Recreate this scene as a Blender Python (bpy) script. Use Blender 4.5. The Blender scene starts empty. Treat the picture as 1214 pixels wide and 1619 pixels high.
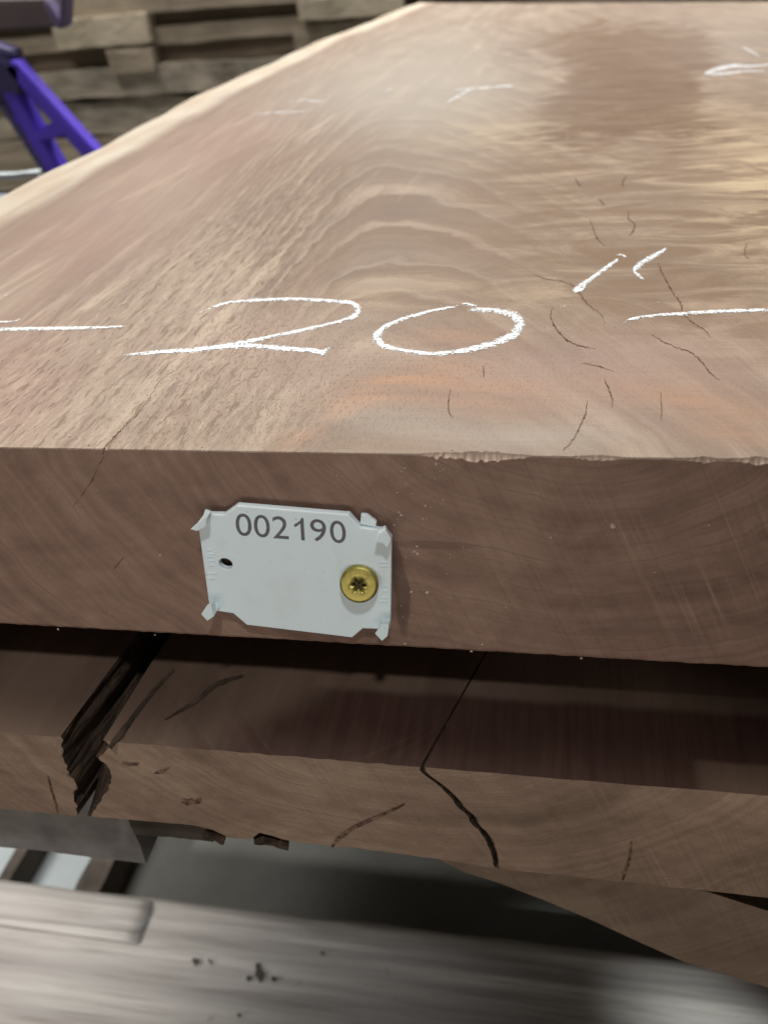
import bpy, bmesh, math, random
import numpy as np
from mathutils import Vector
from mathutils import noise as mn

random.seed(7)
rng = np.random.default_rng(7)
SC = bpy.context.scene
COL = SC.collection
R = math.radians

# ------------------------------------------------------------------ camera
W, H, F = 1214.0, 1619.0, 1400.0
PITCH, YAW, ROLL, CH, CD = R(33.5), -0.2245576, -0.09644902, 0.09306877, 0.15909453
cp, sp, cy, sy = math.cos(PITCH), math.sin(PITCH), math.cos(YAW), math.sin(YAW)
FWD = np.array([sy * cp, cy * cp, -sp])
_r = np.array([cy, -sy, 0.0])
_u = np.cross(_r, FWD)
RIGHT = math.cos(ROLL) * _r + math.sin(ROLL) * _u
UP = -math.sin(ROLL) * _r + math.cos(ROLL) * _u
EYE = np.array([0.0, -CD, CH])

cam_d = bpy.data.cameras.new('camera')
cam_d.sensor_fit = 'HORIZONTAL'
cam_d.sensor_width = 36.0
cam_d.lens = 36.0 * F / W
cam_d.clip_start = 0.01
cam_d.clip_end = 60.0
cam_d.dof.use_dof = True
cam_d.dof.focus_distance = 0.218
cam_d.dof.aperture_fstop = 23.0
cam = bpy.data.objects.new('camera', cam_d)
COL.objects.link(cam)
from mathutils import Matrix
M = Matrix(((RIGHT[0], UP[0], -FWD[0], EYE[0]), (RIGHT[1], UP[1], -FWD[1], EYE[1]),
            (RIGHT[2], UP[2], -FWD[2], EYE[2]), (0, 0, 0, 1)))
cam.matrix_world = M
SC.camera = cam

# ------------------------------------------------------------------ light (a timber shed: lamps, added fills and pool spots)
world = bpy.data.worlds.new('World')
SC.world = world
world.use_nodes = True
wb = world.node_tree.nodes['Background']
wb.inputs[0].default_value = (1.0, 0.95, 0.89, 1)
wb.inputs[1].default_value = 0.11
SC.view_settings.view_transform = 'Standard'
SC.view_settings.look = 'None'
SC.view_settings.exposure = 0.0
SC.view_settings.gamma = 1.0


def aim(o, frm, to):
    o.location = frm
    o.rotation_euler = (Vector(to) - Vector(frm)).to_track_quat('-Z', 'Y').to_euler()


def area(name, frm, to, sx, sy_, power, col):
    d = bpy.data.lights.new(name, 'AREA')
    d.shape = 'RECTANGLE'
    d.size, d.size_y, d.energy, d.color = sx, sy_, power, col
    o = bpy.data.objects.new(name, d)
    COL.objects.link(o)
    aim(o, frm, to)
    return o


def spot(name, frm, to, ang, blend, power, col, rad=0.02):
    d = bpy.data.lights.new(name, 'SPOT')
    d.spot_size, d.spot_blend, d.energy, d.color, d.shadow_soft_size = R(ang), blend, power, col, rad
    o = bpy.data.objects.new(name, d)
    COL.objects.link(o)
    aim(o, frm, to)
    return o


area('shed_light', (-0.2, 2.1, 2.0), (0.0, 0.75, 0.0), 2.6, 1.0, 128.0, (1.0, 0.97, 0.93))
area('rack_fill', (-1.3, 0.5, 2.3), (-0.7, 2.0, -0.2), 1.2, 0.6, 48.0, (1.0, 0.96, 0.90))  # added fill, brightens the far stack
area('front_bounce', (-0.2, -1.5, -0.30), (0.0, 0.0, -0.10), 1.8, 0.36, 7.3, (1.0, 0.93, 0.86))  # unseen low lamp standing in for bounce off the floor
spot('overhead_lamp', (0.22, -0.72, 1.28), (-0.11, 0.0, -0.06), 12.0, 0.9, 38.0, (0.97, 0.99, 1.0), 0.05)
spot('floor_pool_left', (-1.35, -0.75, 0.25), (-0.38, 0.085, -0.45), 12.5, 0.95, 105.0, (1.0, 0.97, 0.92), 0.05)  # added unseen spot, makes the light pool on the left planks
spot('floor_pool_right', (0.75, -0.55, 0.25), (0.112, 0.092, -0.45), 4.4, 0.5, 75.0, (0.95, 1.0, 0.98), 0.02)  # added narrow spot for the bright patch at lower right
spot('slab_pool_right', (0.9, -0.75, 0.22), (0.046, -0.013, -0.082), 2.3, 0.7, 16.0, (1.0, 0.95, 0.9), 0.012)  # added narrow spot for the lit patch on the lower slab


# ------------------------------------------------------------------ helpers
def ray(px, py):
    return FWD + RIGHT * ((px - W / 2) / F) + UP * (-(py - H / 2) / F)


def onz(px, py, z):
    d = ray(px, py)
    return EYE + d * ((z - EYE[2]) / d[2])


def ony(px, py, y):
    d = ray(px, py)
    return EYE + d * ((y - EYE[1]) / d[1])


def topix(P):
    v = P - EYE
    z = v @ FWD
    z = np.where(np.abs(z) < 1e-4, 1e-4, z)
    return W / 2 + F * (v @ RIGHT) / z, H / 2 - F * (v @ UP) / z


def link(name, me, mats=(), parent=None, kind=None, label=None, cat=None, group=None):
    o = bpy.data.objects.new(name, me)
    COL.objects.link(o)
    for m in mats:
        me.materials.append(m)
    if parent is not None:
        o.parent = parent
    for k, v in (('kind', kind), ('label', label), ('category', cat), ('group', group)):
        if v:
            o[k] = v
    return o


def thing(name, label, cat, loc=(0, 0, 0), group=None):
    o = bpy.data.objects.new(name, None)
    COL.objects.link(o)
    o.location = loc
    o['label'], o['category'] = label, cat
    if group:
        o['group'] = group
    bpy.context.view_layer.update()
    return o


def mesh_from(name, verts, faces, mat_idx=None, smooth=False):
    me = bpy.data.meshes.new(name)
    me.from_pydata([tuple(map(float, v)) for v in verts], [], [tuple(map(int, f)) for f in faces])
    if mat_idx is not None:
        me.polygons.foreach_set('material_index', np.asarray(mat_idx, dtype=np.int32))
    if smooth:
        me.polygons.foreach_set('use_smooth', np.ones(len(me.polygons), dtype=bool))
    me.update()
    return me


def attr(me, name, vals):
    a = me.attributes.new(name, 'FLOAT', 'POINT')
    a.data.foreach_set('value', np.asarray(vals, dtype=np.float32))


def smooth(e0, e1, x):
    t = np.clip((x - e0) / (e1 - e0), 0, 1)
    return t * t * (3 - 2 * t)


# ------------------------------------------------------------------ node shorthand
class NT:
    def __init__(self, name):
        self.m = bpy.data.materials.new(name)
        self.m.use_nodes = True
        self.t = self.m.node_tree
        self.n = self.t.nodes
        self.b = self.n['Principled BSDF']
        self.out = self.n['Material Output']

    def new(self, typ, **kw):
        o = self.n.new(typ)
        for k, v in kw.items():
            setattr(o, k, v)
        return o

    def put(self, sock, v):
        if isinstance(v, bpy.types.NodeSocket):
            self.t.links.new(v, sock)
        elif v is not None:
            if isinstance(v, (tuple, list)) and len(v) == 3 and sock.type == 'RGBA':
                v = (*v, 1)
            sock.default_value = v

    def pos(self):
        return self.new('ShaderNodeTexCoord').outputs['Object']

    def attr(self, name):
        return self.new('ShaderNodeAttribute', attribute_name=name).outputs['Fac']

    def math(self, op, a, b=None, c=None, clamp=False):
        o = self.new('ShaderNodeMath', operation=op, use_clamp=clamp)
        self.put(o.inputs[0], a)
        if b is not None:
            self.put(o.inputs[1], b)
        if c is not None:
            self.put(o.inputs[2], c)
        return o.outputs[0]

    def mul(self, a, b): return self.math('MULTIPLY', a, b)
    def add(self, a, b): return self.math('ADD', a, b)

    def xyz(self, x, y, z):
        o = self.new('ShaderNodeCombineXYZ')
        for s, v in zip(o.inputs, (x, y, z)):
            self.put(s, v)
        return o.outputs[0]

    def sep(self, v):
        o = self.new('ShaderNodeSeparateXYZ')
        self.put(o.inputs[0], v)
        return o.outputs

    def map(self, v, scale=(1, 1, 1), rot=(0, 0, 0), loc=(0, 0, 0)):
        o = self.new('ShaderNodeMapping')
        self.put(o.inputs[0], v)
        o.inputs['Scale'].default_value = scale
        o.inputs['Rotation'].default_value = rot
        o.inputs['Location'].default_value = loc
        return o.outputs[0]

    def noise(self, v, scale=1.0, detail=3.0, rough=0.55, dist=0.0):
        o = self.new('ShaderNodeTexNoise')
        self.put(o.inputs['Vector'], v)
        o.inputs['Scale'].default_value = scale
        o.inputs['Detail'].default_value = detail
        o.inputs['Roughness'].default_value = rough
        o.inputs['Distortion'].default_value = dist
        return o.outputs['Fac']

    def step(self, v, a, b, lo=0.0, hi=1.0):
        o = self.new('ShaderNodeMapRange', interpolation_type='SMOOTHSTEP')
        self.put(o.inputs[0], v)
        for s, x in zip(o.inputs[1:5], (a, b, lo, hi)):
            self.put(s, x)
        return o.outputs[0]

    def mix(self, f, a, b, mode='MIX'):
        o = self.new('ShaderNodeMix', data_type='RGBA', blend_type=mode)
        self.put(o.inputs[0], f)
        self.put(o.inputs[6], a)
        self.put(o.inputs[7], b)
        return o.outputs[2]

    def ramp(self, f, pts):
        o = self.new('ShaderNodeValToRGB')
        self.put(o.inputs[0], f)
        el = o.color_ramp.elements
        while len(el) < len(pts):
            el.new(0.5)
        for e, (p, c) in zip(el, pts):
            e.position = p
            e.color = (*c, 1)
        return o.outputs[0]

    def bump(self, h, dist, strength=1.0, normal=None):
        o = self.new('ShaderNodeBump')
        self.put(o.inputs['Height'], h)
        o.inputs['Distance'].default_value = dist
        o.inputs['Strength'].default_value = strength
        if normal is not None:
            self.put(o.inputs['Normal'], normal)
        return o.outputs[0]

    def done(self, col, rough=0.6, normal=None, metal=0.0, spec=0.5):
        self.put(self.b.inputs['Base Color'], col)
        self.put(self.b.inputs['Roughness'], rough)
        self.put(self.b.inputs['Metallic'], metal)
        self.put(self.b.inputs['Specular IOR Level'], spec)
        if normal is not None:
            self.put(self.b.inputs['Normal'], normal)
        return self.m


# ------------------------------------------------------------------ materials
def mat_top_wood():
    n = NT('sawn_face_wood')
    P = n.pos()
    x, y, z = n.sep(P)
    g = n.attr('grain')
    edge = n.attr('edge')
    # warped growth coordinate
    w1 = n.noise(P, 20.0, 2, 0.5)
    w2 = n.noise(P, 70.0, 3, 0.6)
    gg = n.add(g, n.add(n.mul(n.math('SUBTRACT', w1, 0.5), 0.040), n.mul(n.math('SUBTRACT', w2, 0.5), 0.015)))
    limb = n.attr('limb')
    bands = n.noise(n.xyz(gg, n.mul(limb, 0.6), 0.0), 21.0, 4, 0.65)
    vs_ = n.noise(n.xyz(n.mul(gg, 6.0), 0.0, 7.0), 1.0, 1, 0.5)
    fr = n.math('FRACT', n.add(n.mul(gg, 26.0), n.mul(vs_, 3.2)))
    saw = n.mul(n.step(fr, 0.10, 0.90), n.step(fr, 0.985, 0.93))
    lit = n.mul(n.step(fr, 0.0, 0.03), n.step(fr, 0.28, 0.03))
    fine = n.noise(n.xyz(n.mul(gg, 200.0), n.mul(limb, 3.0), 0.0), 1.0, 4, 0.62)
    col = n.ramp(bands, [(0.32, (0.150, 0.104, 0.076)), (0.5, (0.250, 0.187, 0.141)), (0.68, (0.375, 0.30, 0.233))])
    arch = n.attr('arch')
    col = n.mix(n.mul(n.mul(saw, arch), 0.68), col, (0.170, 0.115, 0.078))
    col = n.mix(n.mul(n.mul(lit, arch), 0.36), col, (0.43, 0.35, 0.265))
    col = n.mix(n.mul(n.step(fine, 0.44, 0.68), 0.46), col, (0.185, 0.120, 0.080))
    sr = n.noise(n.xyz(n.mul(n.attr('across'), 75.0), n.mul(n.attr('along'), 5.0), 1.0), 1.0, 5, 0.68)
    sm2 = n.mul(n.step(n.attr('across'), -0.06, -0.11), 1.0)
    col = n.mix(n.mul(sm2, n.step(sr, 0.50, 0.36)), col, (0.21, 0.140, 0.100))
    col = n.mix(n.mul(n.mul(sm2, n.step(sr, 0.54, 0.70)), 0.8), col, (0.47, 0.375, 0.285))
    # wide soft clouds
    cl = n.noise(n.map(P, (7, 4, 1)), 1.0, 4, 0.6, 0.6)
    col = n.mix(n.mul(n.step(cl, 0.45, 0.75), 0.5), col, (0.39, 0.32, 0.25))
    # tints
    col = n.mix(n.mul(n.attr('pink'), n.step(cl, 0.75, 0.30, 0.25, 0.95)), col, (0.325, 0.212, 0.175))
    on = n.noise(n.map(P, (18, 110, 1)), 1.0, 4, 0.6)
    col = n.mix(n.mul(n.attr('orange'), n.step(on, 0.30, 0.62)), col, (0.335, 0.195, 0.122))
    # brown figured heart with cross streaks
    st = n.noise(n.map(P, (24, 62, 1), (0, 0, R(-8))), 1.0, 6, 0.66, 1.2)
    fig = n.attr('figure')
    col = n.mix(n.mul(fig, 0.50), col, (0.215, 0.142, 0.085))
    col = n.mix(n.mul(fig, n.mul(n.step(st, 0.60, 0.36), 0.95)), col, (0.175, 0.108, 0.060))
    col = n.mix(n.mul(fig, n.mul(n.step(st, 0.50, 0.74), 0.55)), col, (0.47, 0.35, 0.225))
    stn = n.noise(n.map(P, (20, 17, 1)), 1.0, 5, 0.65, 0.8)
    sm_ = n.step(n.add(n.attr('stain'), n.add(n.mul(n.math('SUBTRACT', stn, 0.5), 1.1), n.mul(n.math('SUBTRACT', st, 0.5), -1.6))), 0.22, 0.72)
    col = n.mix(n.mul(n.mul(sm_, n.step(n.attr('stain'), 0.02, 0.3)), n.step(st, 0.70, 0.30, 0.60, 1.0)), col, (0.120, 0.060, 0.024))
    col = n.mix(n.mul(n.attr('yellow'), n.step(st, 0.35, 0.65)), col, (0.56, 0.43, 0.26))
    # greyed flat areas
    col = n.mix(n.mul(n.attr('grey'), 0.75), col, (0.34, 0.305, 0.26))
    # pores: short dashes along the grain
    a = n.attr('along')
    c = n.attr('across')
    pw = n.add(c, n.mul(n.math('SUBTRACT', n.noise(P, 160.0, 2, 0.5), 0.5), 0.0035))
    p1 = n.noise(n.xyz(n.mul(pw, 780.0), n.mul(a, 105.0), 0.0), 1.0, 3, 0.6)
    p2 = n.noise(n.xyz(n.mul(pw, 1900.0), n.mul(a, 420.0), 3.0), 1.0, 2, 0.5)
    pm = n.attr('pores')
    pband = n.step(n.noise(n.xyz(n.mul(gg, 60.0), 0.0, 5.0), 1.0, 2, 0.5), 0.38, 0.62)
    pa = n.mul(n.mul(n.step(p1, 0.545, 0.61), pm), n.add(n.mul(pband, 0.75), 0.25))
    pb = n.mul(n.step(p2, 0.57, 0.65), n.attr('dots'))
    pores = n.math('MAXIMUM', pa, n.mul(pb, 0.75))
    col = n.mix(n.mul(pores, 0.66), col, (0.125, 0.076, 0.05))
    lite = n.mul(n.step(p1, 0.44, 0.34), pm)
    col = n.mix(n.mul(lite, 0.34), col, (0.47, 0.375, 0.285))
    # fine saw lines across the slab, and speckle
    sw = n.noise(n.map(P, (22, 1150, 1), (0, 0, R(1.5))), 1.0, 3, 0.6)
    col = n.mix(n.mul(n.step(sw, 0.46, 0.70), n.add(0.14, n.mul(fig, 0.22))), col, (0.17, 0.115, 0.08))
    sk = n.noise(P, 1900.0, 2, 0.6)
    col = n.mix(n.mul(n.step(sk, 0.55, 0.75), 0.22), col, (0.17, 0.115, 0.085))
    col = n.mix(n.mul(n.step(sk, 0.42, 0.28), 0.22), col, (0.5, 0.41, 0.33))
    # sapwood along the live edge
    ew = n.add(edge, n.mul(n.math('SUBTRACT', n.noise(n.map(P, (40, 8, 1)), 1.0, 4, 0.6), 0.5), 0.022))
    sap = n.step(ew, 0.042, 0.024)
    rim = n.mul(n.step(ew, 0.066, 0.038), n.step(ew, 0.030, 0.040))
    col = n.mix(n.mul(rim, 0.5), col, (0.22, 0.15, 0.115))
    scol = n.mix(n.step(n.noise(n.map(P, (90, 9, 20)), 1.0, 3, 0.6), 0.35, 0.7), (0.54, 0.49, 0.40), (0.44, 0.35, 0.26))
    col = n.mix(n.mul(sap, 0.93), col, scol)
    # torn lip
    col = n.mix(n.attr('torn'), col, n.mix(n.step(n.noise(n.map(P, (900, 60, 60)), 1.0, 2, 0.5), 0.4, 0.6), (0.66, 0.50, 0.40), (0.36, 0.24, 0.185)))
    hgt = n.add(n.mul(pores, -0.8), n.add(n.mul(sw, 0.5), n.mul(sk, 0.35)))
    nb = n.bump(hgt, 0.00035, 0.55)
    rough = n.step(bands, 0.3, 0.7, 0.58, 0.70)
    return n.done(col, rough, nb, spec=0.14)


def mat_end_grain(name, base, dark, light, pith, grainy=1.0, stain=None):
    """end-cut wood: growth rings about a pith, saw scratches, blotches"""
    n = NT(name)
    P = n.pos()
    x, y, z = n.sep(P)
    wx = n.noise(P, 30.0, 3, 0.55)
    dx = n.math('SUBTRACT', x, pith[0])
    dz = n.mul(n.math('SUBTRACT', z, pith[1]), 1.25)
    r = n.math('SQRT', n.add(n.mul(dx, dx), n.mul(dz, dz)))
    rr = n.add(r, n.mul(n.math('SUBTRACT', wx, 0.5), 0.012))
    rings = n.noise(n.xyz(n.mul(rr, 150.0), 0.0, 0.0), 1.0, 4, 0.62)
    thin = n.noise(n.xyz(n.mul(rr, 700.0), n.mul(x, 9.0), 0.0), 1.0, 2, 0.5)
    blot = n.noise(n.map(P, (26, 26, 40)), 1.0, 5, 0.62, 0.5)
    blot2 = n.noise(n.map(P, (110, 110, 150)), 1.0, 4, 0.65, 0.3)
    f = n.add(n.mul(rings, 0.42), n.add(n.mul(blot, 0.36), n.mul(blot2, 0.22)))
    col = n.ramp(f, [(0.36, dark), (0.5, base), (0.64, light)])
    col = n.mix(n.mul(n.mul(n.step(thin, 0.52, 0.68), n.step(blot2, 0.35, 0.6)), 0.34), col, dark)
    arcs = n.mul(n.step(rings, 0.60, 0.66), n.step(blot, 0.35, 0.6, 0.15, 0.65))
    col = n.mix(arcs, col, dark)
    # straight saw scratches
    s1 = n.noise(n.map(n.map(P, (1, 1, 1), (0, R(24), 0)), (900, 1, 10)), 1.0, 3, 0.6)
    s2 = n.noise(n.map(n.map(P, (1, 1, 1), (0, R(-52), 0)), (700, 1, 12)), 1.0, 3, 0.6)
    fade = n.step(n.noise(P, 24.0, 2, 0.5), 0.42, 0.68)
    sc = n.mul(n.math('MAXIMUM', n.mul(n.step(s1, 0.54, 0.72), n.step(x, -0.03, 0.03, 0.15, 1.0)), n.mul(n.step(s2, 0.60, 0.78), n.step(x, -0.05, -0.09))), fade)
    col = n.mix(n.mul(sc, 0.33), col, tuple(min(1, c * 1.9) for c in light))
    sk = n.noise(P, 2600.0, 2, 0.6)
    col = n.mix(n.mul(n.step(sk, 0.56, 0.76), 0.35 * grainy), col, tuple(c * 0.55 for c in dark))
    col = n.mix(n.mul(n.step(sk, 0.42, 0.27), 0.22 * grainy), col, tuple(c * 1.5 for c in light))
    if stain:
        for (cx_, cz_, rx, rz, amt) in stain:
            ddx = n.math('DIVIDE', n.math('SUBTRACT', n.add(x, n.mul(n.math('SUBTRACT', wx, 0.5), 0.008)), cx_), rx)
            ddz = n.math('DIVIDE', n.math('SUBTRACT', z, cz_), rz)
            q = n.math('SQRT', n.add(n.mul(ddx, ddx), n.mul(ddz, ddz)))
            col = n.mix(n.mul(n.step(q, 1.15, 0.8), amt), col, tuple(c * 0.55 for c in dark))
    rg = n.mul(n.step(s1, 0.48, 0.36), n.step(x, -0.12, 0.0, 0.35, 0.8))
    col = n.mix(n.mul(rg, 0.28), col, dark)
    nb = n.bump(n.add(n.mul(sk, 0.5), n.add(n.mul(sc, 0.5), n.mul(thin, 0.3))), 0.0003, 0.6)
    return n.done(col, 0.72, nb, spec=0.3)


def mat_lower_top(phone_shadow):  # shadow of the photographer's phone painted in as a dark reddish zone
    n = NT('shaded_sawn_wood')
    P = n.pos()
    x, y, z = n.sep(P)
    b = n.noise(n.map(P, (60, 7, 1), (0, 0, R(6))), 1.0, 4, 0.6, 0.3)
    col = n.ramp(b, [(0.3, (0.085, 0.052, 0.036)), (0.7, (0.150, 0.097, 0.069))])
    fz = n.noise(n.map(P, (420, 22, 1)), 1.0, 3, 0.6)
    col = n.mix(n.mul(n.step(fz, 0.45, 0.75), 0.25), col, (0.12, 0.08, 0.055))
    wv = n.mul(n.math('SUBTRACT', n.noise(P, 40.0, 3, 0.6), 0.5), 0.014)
    q = n.add(x, n.add(wv, n.mul(n.math('SUBTRACT', y, phone_shadow[1]), -1.0)))
    m = n.mul(n.step(n.math('SUBTRACT', q, phone_shadow[0]), -0.010, 0.010), n.step(n.add(y, n.mul(wv, 0.25)), phone_shadow[2], phone_shadow[2] - 0.0035))
    m = n.mul(m, n.math('SUBTRACT', 1.0, n.mul(n.step(x, phone_shadow[3], phone_shadow[3] + 0.004), n.step(n.add(y, n.mul(wv, 0.2)), phone_shadow[4] + 0.001, phone_shadow[4] - 0.001))))
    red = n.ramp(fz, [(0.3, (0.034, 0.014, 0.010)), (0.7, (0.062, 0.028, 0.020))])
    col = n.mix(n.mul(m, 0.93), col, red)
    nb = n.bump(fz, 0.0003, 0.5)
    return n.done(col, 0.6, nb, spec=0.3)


def mat_bark(name, c1, c2, sc=120.0, d=0.002):
    n = NT(name)
    P = n.pos()
    b = n.noise(n.map(P, (1, 0.35, 1.6)), sc, 5, 0.65, 0.3)
    return n.done(n.ramp(b, [(0.3, c1), (0.7, c2)]), 0.9, n.bump(b, d, 0.9), spec=0.15)


def mat_plain(name, c, rough=0.5, var=0.12, sc=60.0, metal=0.0, bump=0.0, spec=0.5):
    n = NT(name)
    P = n.pos()
    b = n.noise(P, sc, 4, 0.6)
    col = n.ramp(b, [(0.3, tuple(v * (1 - var) for v in c)), (0.7, tuple(min(1, v * (1 + var)) for v in c))])
    return n.done(col, rough, n.bump(b, bump, 0.6) if bump else None, metal, spec)


def mat_chalk():
    n = NT('chalk')
    P = n.pos()
    d = n.attr('dens')
    a = n.noise(n.map(P, (1, 0.7, 1)), 1500.0, 3, 0.65)
    b = n.noise(n.map(P, (300, 2200, 1)), 1.0, 2, 0.6)
    v = n.add(n.mul(a, 0.6), n.mul(b, 0.4))
    al = n.step(n.add(v, n.mul(d, 0.28)), 0.62, 0.75)
    tr = n.new('ShaderNodeBsdfTransparent')
    mx = n.new('ShaderNodeMixShader')
    n.put(n.b.inputs['Base Color'], (0.74, 0.76, 0.78))
    n.put(n.b.inputs['Roughness'], 0.95)
    n.put(n.b.inputs['Specular IOR Level'], 0.1)
    n.put(mx.inputs[0], al)
    n.put(mx.inputs[1], tr.outputs[0])
    n.put(mx.inputs[2], n.b.outputs[0])
    n.put(n.out.inputs[0], mx.outputs[0])
    return n.m


def mat_planks():
    n = NT('weathered_grey_wood')
    P = n.pos()
    a = n.noise(n.map(P, (4, 60, 60)), 1.0, 4, 0.55, 0.2)
    b = n.noise(n.map(P, (12, 300, 200)), 1.0, 3, 0.6)
    k = n.noise(n.map(P, (50, 40, 40)), 1.0, 3, 0.6)
    col = n.ramp(a, [(0.3, (0.27, 0.25, 0.235)), (0.5, (0.36, 0.34, 0.32)), (0.72, (0.47, 0.445, 0.415))])
    col = n.mix(n.mul(n.step(b, 0.46, 0.70), 0.5), col, (0.185, 0.165, 0.15))
    col = n.mix(n.mul(n.step(k, 0.68, 0.76), 0.5), col, (0.12, 0.105, 0.10))
    return n.done(col, 0.8, n.bump(n.add(a, n.mul(b, 0.8)), 0.0012, 0.6), spec=0.05)


def mat_concrete():
    n = NT('dusty_concrete')
    P = n.pos()
    a = n.noise(P, 9.0, 5, 0.65)
    b = n.noise(P, 260.0, 3, 0.6)
    col = n.ramp(a, [(0.3, (0.105, 0.108, 0.10)), (0.7, (0.165, 0.168, 0.155))])
    col = n.mix(n.mul(n.step(b, 0.5, 0.75), 0.25), col, (0.14, 0.135, 0.125))
    return n.done(col, 0.85, n.bump(b, 0.001, 0.5), spec=0.2)


def mat_far_wood(name, c1, c2, sx=4, sz=45):
    n = NT(name)
    P = n.pos()
    a = n.noise(n.map(P, (sx, 8, sz)), 1.0, 5, 0.65, 0.4)
    b = n.noise(P, 9.0, 4, 0.65, 0.5)
    f = n.add(n.mul(a, 0.5), n.mul(b, 0.5))
    return n.done(n.ramp(f, [(0.34, c1), (0.64, c2)]), 0.85, n.bump(a, 0.01, 0.7), spec=0.2)


T = 0.055            # top slab thickness
GAP = 0.022
ZL = -T - GAP        # top of the lower slab
YL = -0.018          # end plane of the lower slab
fc = ony(915, 590, 0.0)
TOPW = mat_top_wood()
st1 = ony(632, 930, 0.0)
st2 = ony(690, 862, 0.0)
ENDW = mat_end_grain('end_cut_wood', (0.236, 0.142, 0.104), (0.132, 0.076, 0.055), (0.328, 0.212, 0.160), (fc[0], fc[2]),
                     stain=[(st1[0], st1[2] , 0.0022, 0.0145, 0.60), (st2[0], st2[2], 0.0105, 0.0012, 0.30)])
SIDEW = mat_bark('live_edge', (0.42, 0.33, 0.23), (0.68, 0.60, 0.46), 60.0, 0.0008)
BARK = mat_bark('split_bark', (0.022, 0.014, 0.010), (0.105, 0.068, 0.048), 330.0, 0.003)
n_ = NT('crack_shadow_wood')
CRACK = n_.done(n_.ramp(n_.noise(n_.pos(), 520.0, 3, 0.65), [(0.38, (0.060, 0.030, 0.021)), (0.62, (0.20, 0.130, 0.092))]), 0.9, spec=0.1)
CHALK = mat_chalk()


# ------------------------------------------------------------------ setting
def box(bm, x0, x1, y0, y1, z0, z1):
    v = [bm.verts.new((x, y, z)) for z in (z0, z1) for y in (y0, y1) for x in (x0, x1)]
    for f in ((0, 2, 3, 1), (4, 5, 7, 6), (0, 1, 5, 4), (2, 6, 7, 3), (0, 4, 6, 2), (1, 3, 7, 5)):
        bm.faces.new([v[i] for i in f])
    return v


def rough_box(name, size, mat, seed, seg=(40, 4, 6), amp=0.004, freq=20.0, bevel=0.15, **kw):
    """a box with its own worn outline: gridded, rounded and displaced; centred in x and y, base at z=0"""
    sx, sy_, sz = size
    bm = bmesh.new()
    nx, ny, nz = seg
    vs = {}

    def V(i, j, k):
        key = (i, j, k)
        if key not in vs:
            p = Vector(((i / nx - 0.5) * sx, (j / ny - 0.5) * sy_, k / nz * sz))
            q = p * freq + Vector((seed * 3.1, seed * 1.7, seed))
            d = mn.noise_vector(q) * amp + mn.noise_vector(q * 3.1) * amp * 0.4
            vs[key] = bm.verts.new(p + d)
        return vs[key]
    for i in range(nx):
        for j in range(ny):
            bm.faces.new((V(i, j, 0), V(i, j + 1, 0), V(i + 1, j + 1, 0), V(i + 1, j, 0)))
            bm.faces.new((V(i, j, nz), V(i + 1, j, nz), V(i + 1, j + 1, nz), V(i, j + 1, nz)))
        for k in range(nz):
            bm.faces.new((V(i, 0, k), V(i + 1, 0, k), V(i + 1, 0, k + 1), V(i, 0, k + 1)))
            bm.faces.new((V(i, ny, k), V(i, ny, k + 1), V(i + 1, ny, k + 1), V(i + 1, ny, k)))
    for j in range(ny):
        for k in range(nz):
            bm.faces.new((V(0, j, k), V(0, j, k + 1), V(0, j + 1, k + 1), V(0, j + 1, k)))
            bm.faces.new((V(nx, j, k), V(nx, j + 1, k), V(nx, j + 1, k + 1), V(nx, j, k + 1)))
    me = bpy.data.meshes.new(name)
    bm.to_mesh(me)
    bm.free()
    return me


ZF = -0.52
me = mesh_from('floor', [(-9, -6, ZF), (9, -6, ZF), (9, 9, ZF), (-9, 9, ZF)], [(0, 1, 2, 3)])
link('floor', me, [mat_concrete()], kind='structure')

# ------------------------------------------------------------------ the top slab
XE_Y = [-0.02, 0.15, 0.249, 0.40, 0.515, 0.66, 0.797, 0.95, 1.07, 1.20]
XE_X = [-0.262, -0.266, -0.268, -0.2705, -0.268, -0.2635, -0.253, -0.238, -0.225, -0.208]


def xleft(y):
    return np.interp(y, XE_Y, XE_X) + 0.0026 * np.sin(y * 21.0) + 0.0012 * np.sin(y * 57.0 + 1)


NX, NY = 640, 300
sx_ = np.concatenate([np.linspace(0, 0.145, 70, endpoint=False), np.linspace(0.145, 0.63, NX - 100, endpoint=False), np.linspace(0.63, 1, 30)])
NX = len(sx_)
tt = (np.exp(np.linspace(0, 1, NY) * 4.0) - 1) / (math.exp(4.0) - 1)
x0row = -0.262 + sx_ * (0.24 + 0.262)
n1 = np.array([mn.noise(Vector((x * 420, 1.3, 0))) for x in x0row])
n2 = np.array([mn.noise(Vector((x * 1500, 7.3, 0))) for x in x0row])
n3 = np.array([mn.noise(Vector((x * 90, 3.3, 0))) for x in x0row])
n4 = np.array([mn.noise(Vector((x * 620 + 0.6 * math.sin(x * 900), 4.1, 2))) for x in x0row])
n5 = np.array([mn.noise(Vector((x * 190, 9.1, 5))) for x in x0row])
tear = smooth(-0.034, -0.028, x0row) * np.clip(0.30 + 1.5 * n3 + 0.8 * n5, 0.06, 1.0)
fib = np.exp(-((x0row - ony(693, 718, 0)[0]) / 0.0032) ** 4)
tear = np.maximum(tear, 0.85 * fib)
lipy = tear * (0.0011 + 0.0007 * n5 + 0.0005 * n2 + 0.0004 * n4) + 0.00012 * (n1 + 1)
lipy = np.maximum(lipy, 0.00004)
lipz = tear * (0.0009 + 0.0006 * n5 + 0.0006 * n4 + (0.0004 + 0.0006 * fib) * n2) + 0.00016 * (1 + n2)
lipz = np.maximum(lipz, 0.00005)
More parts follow.
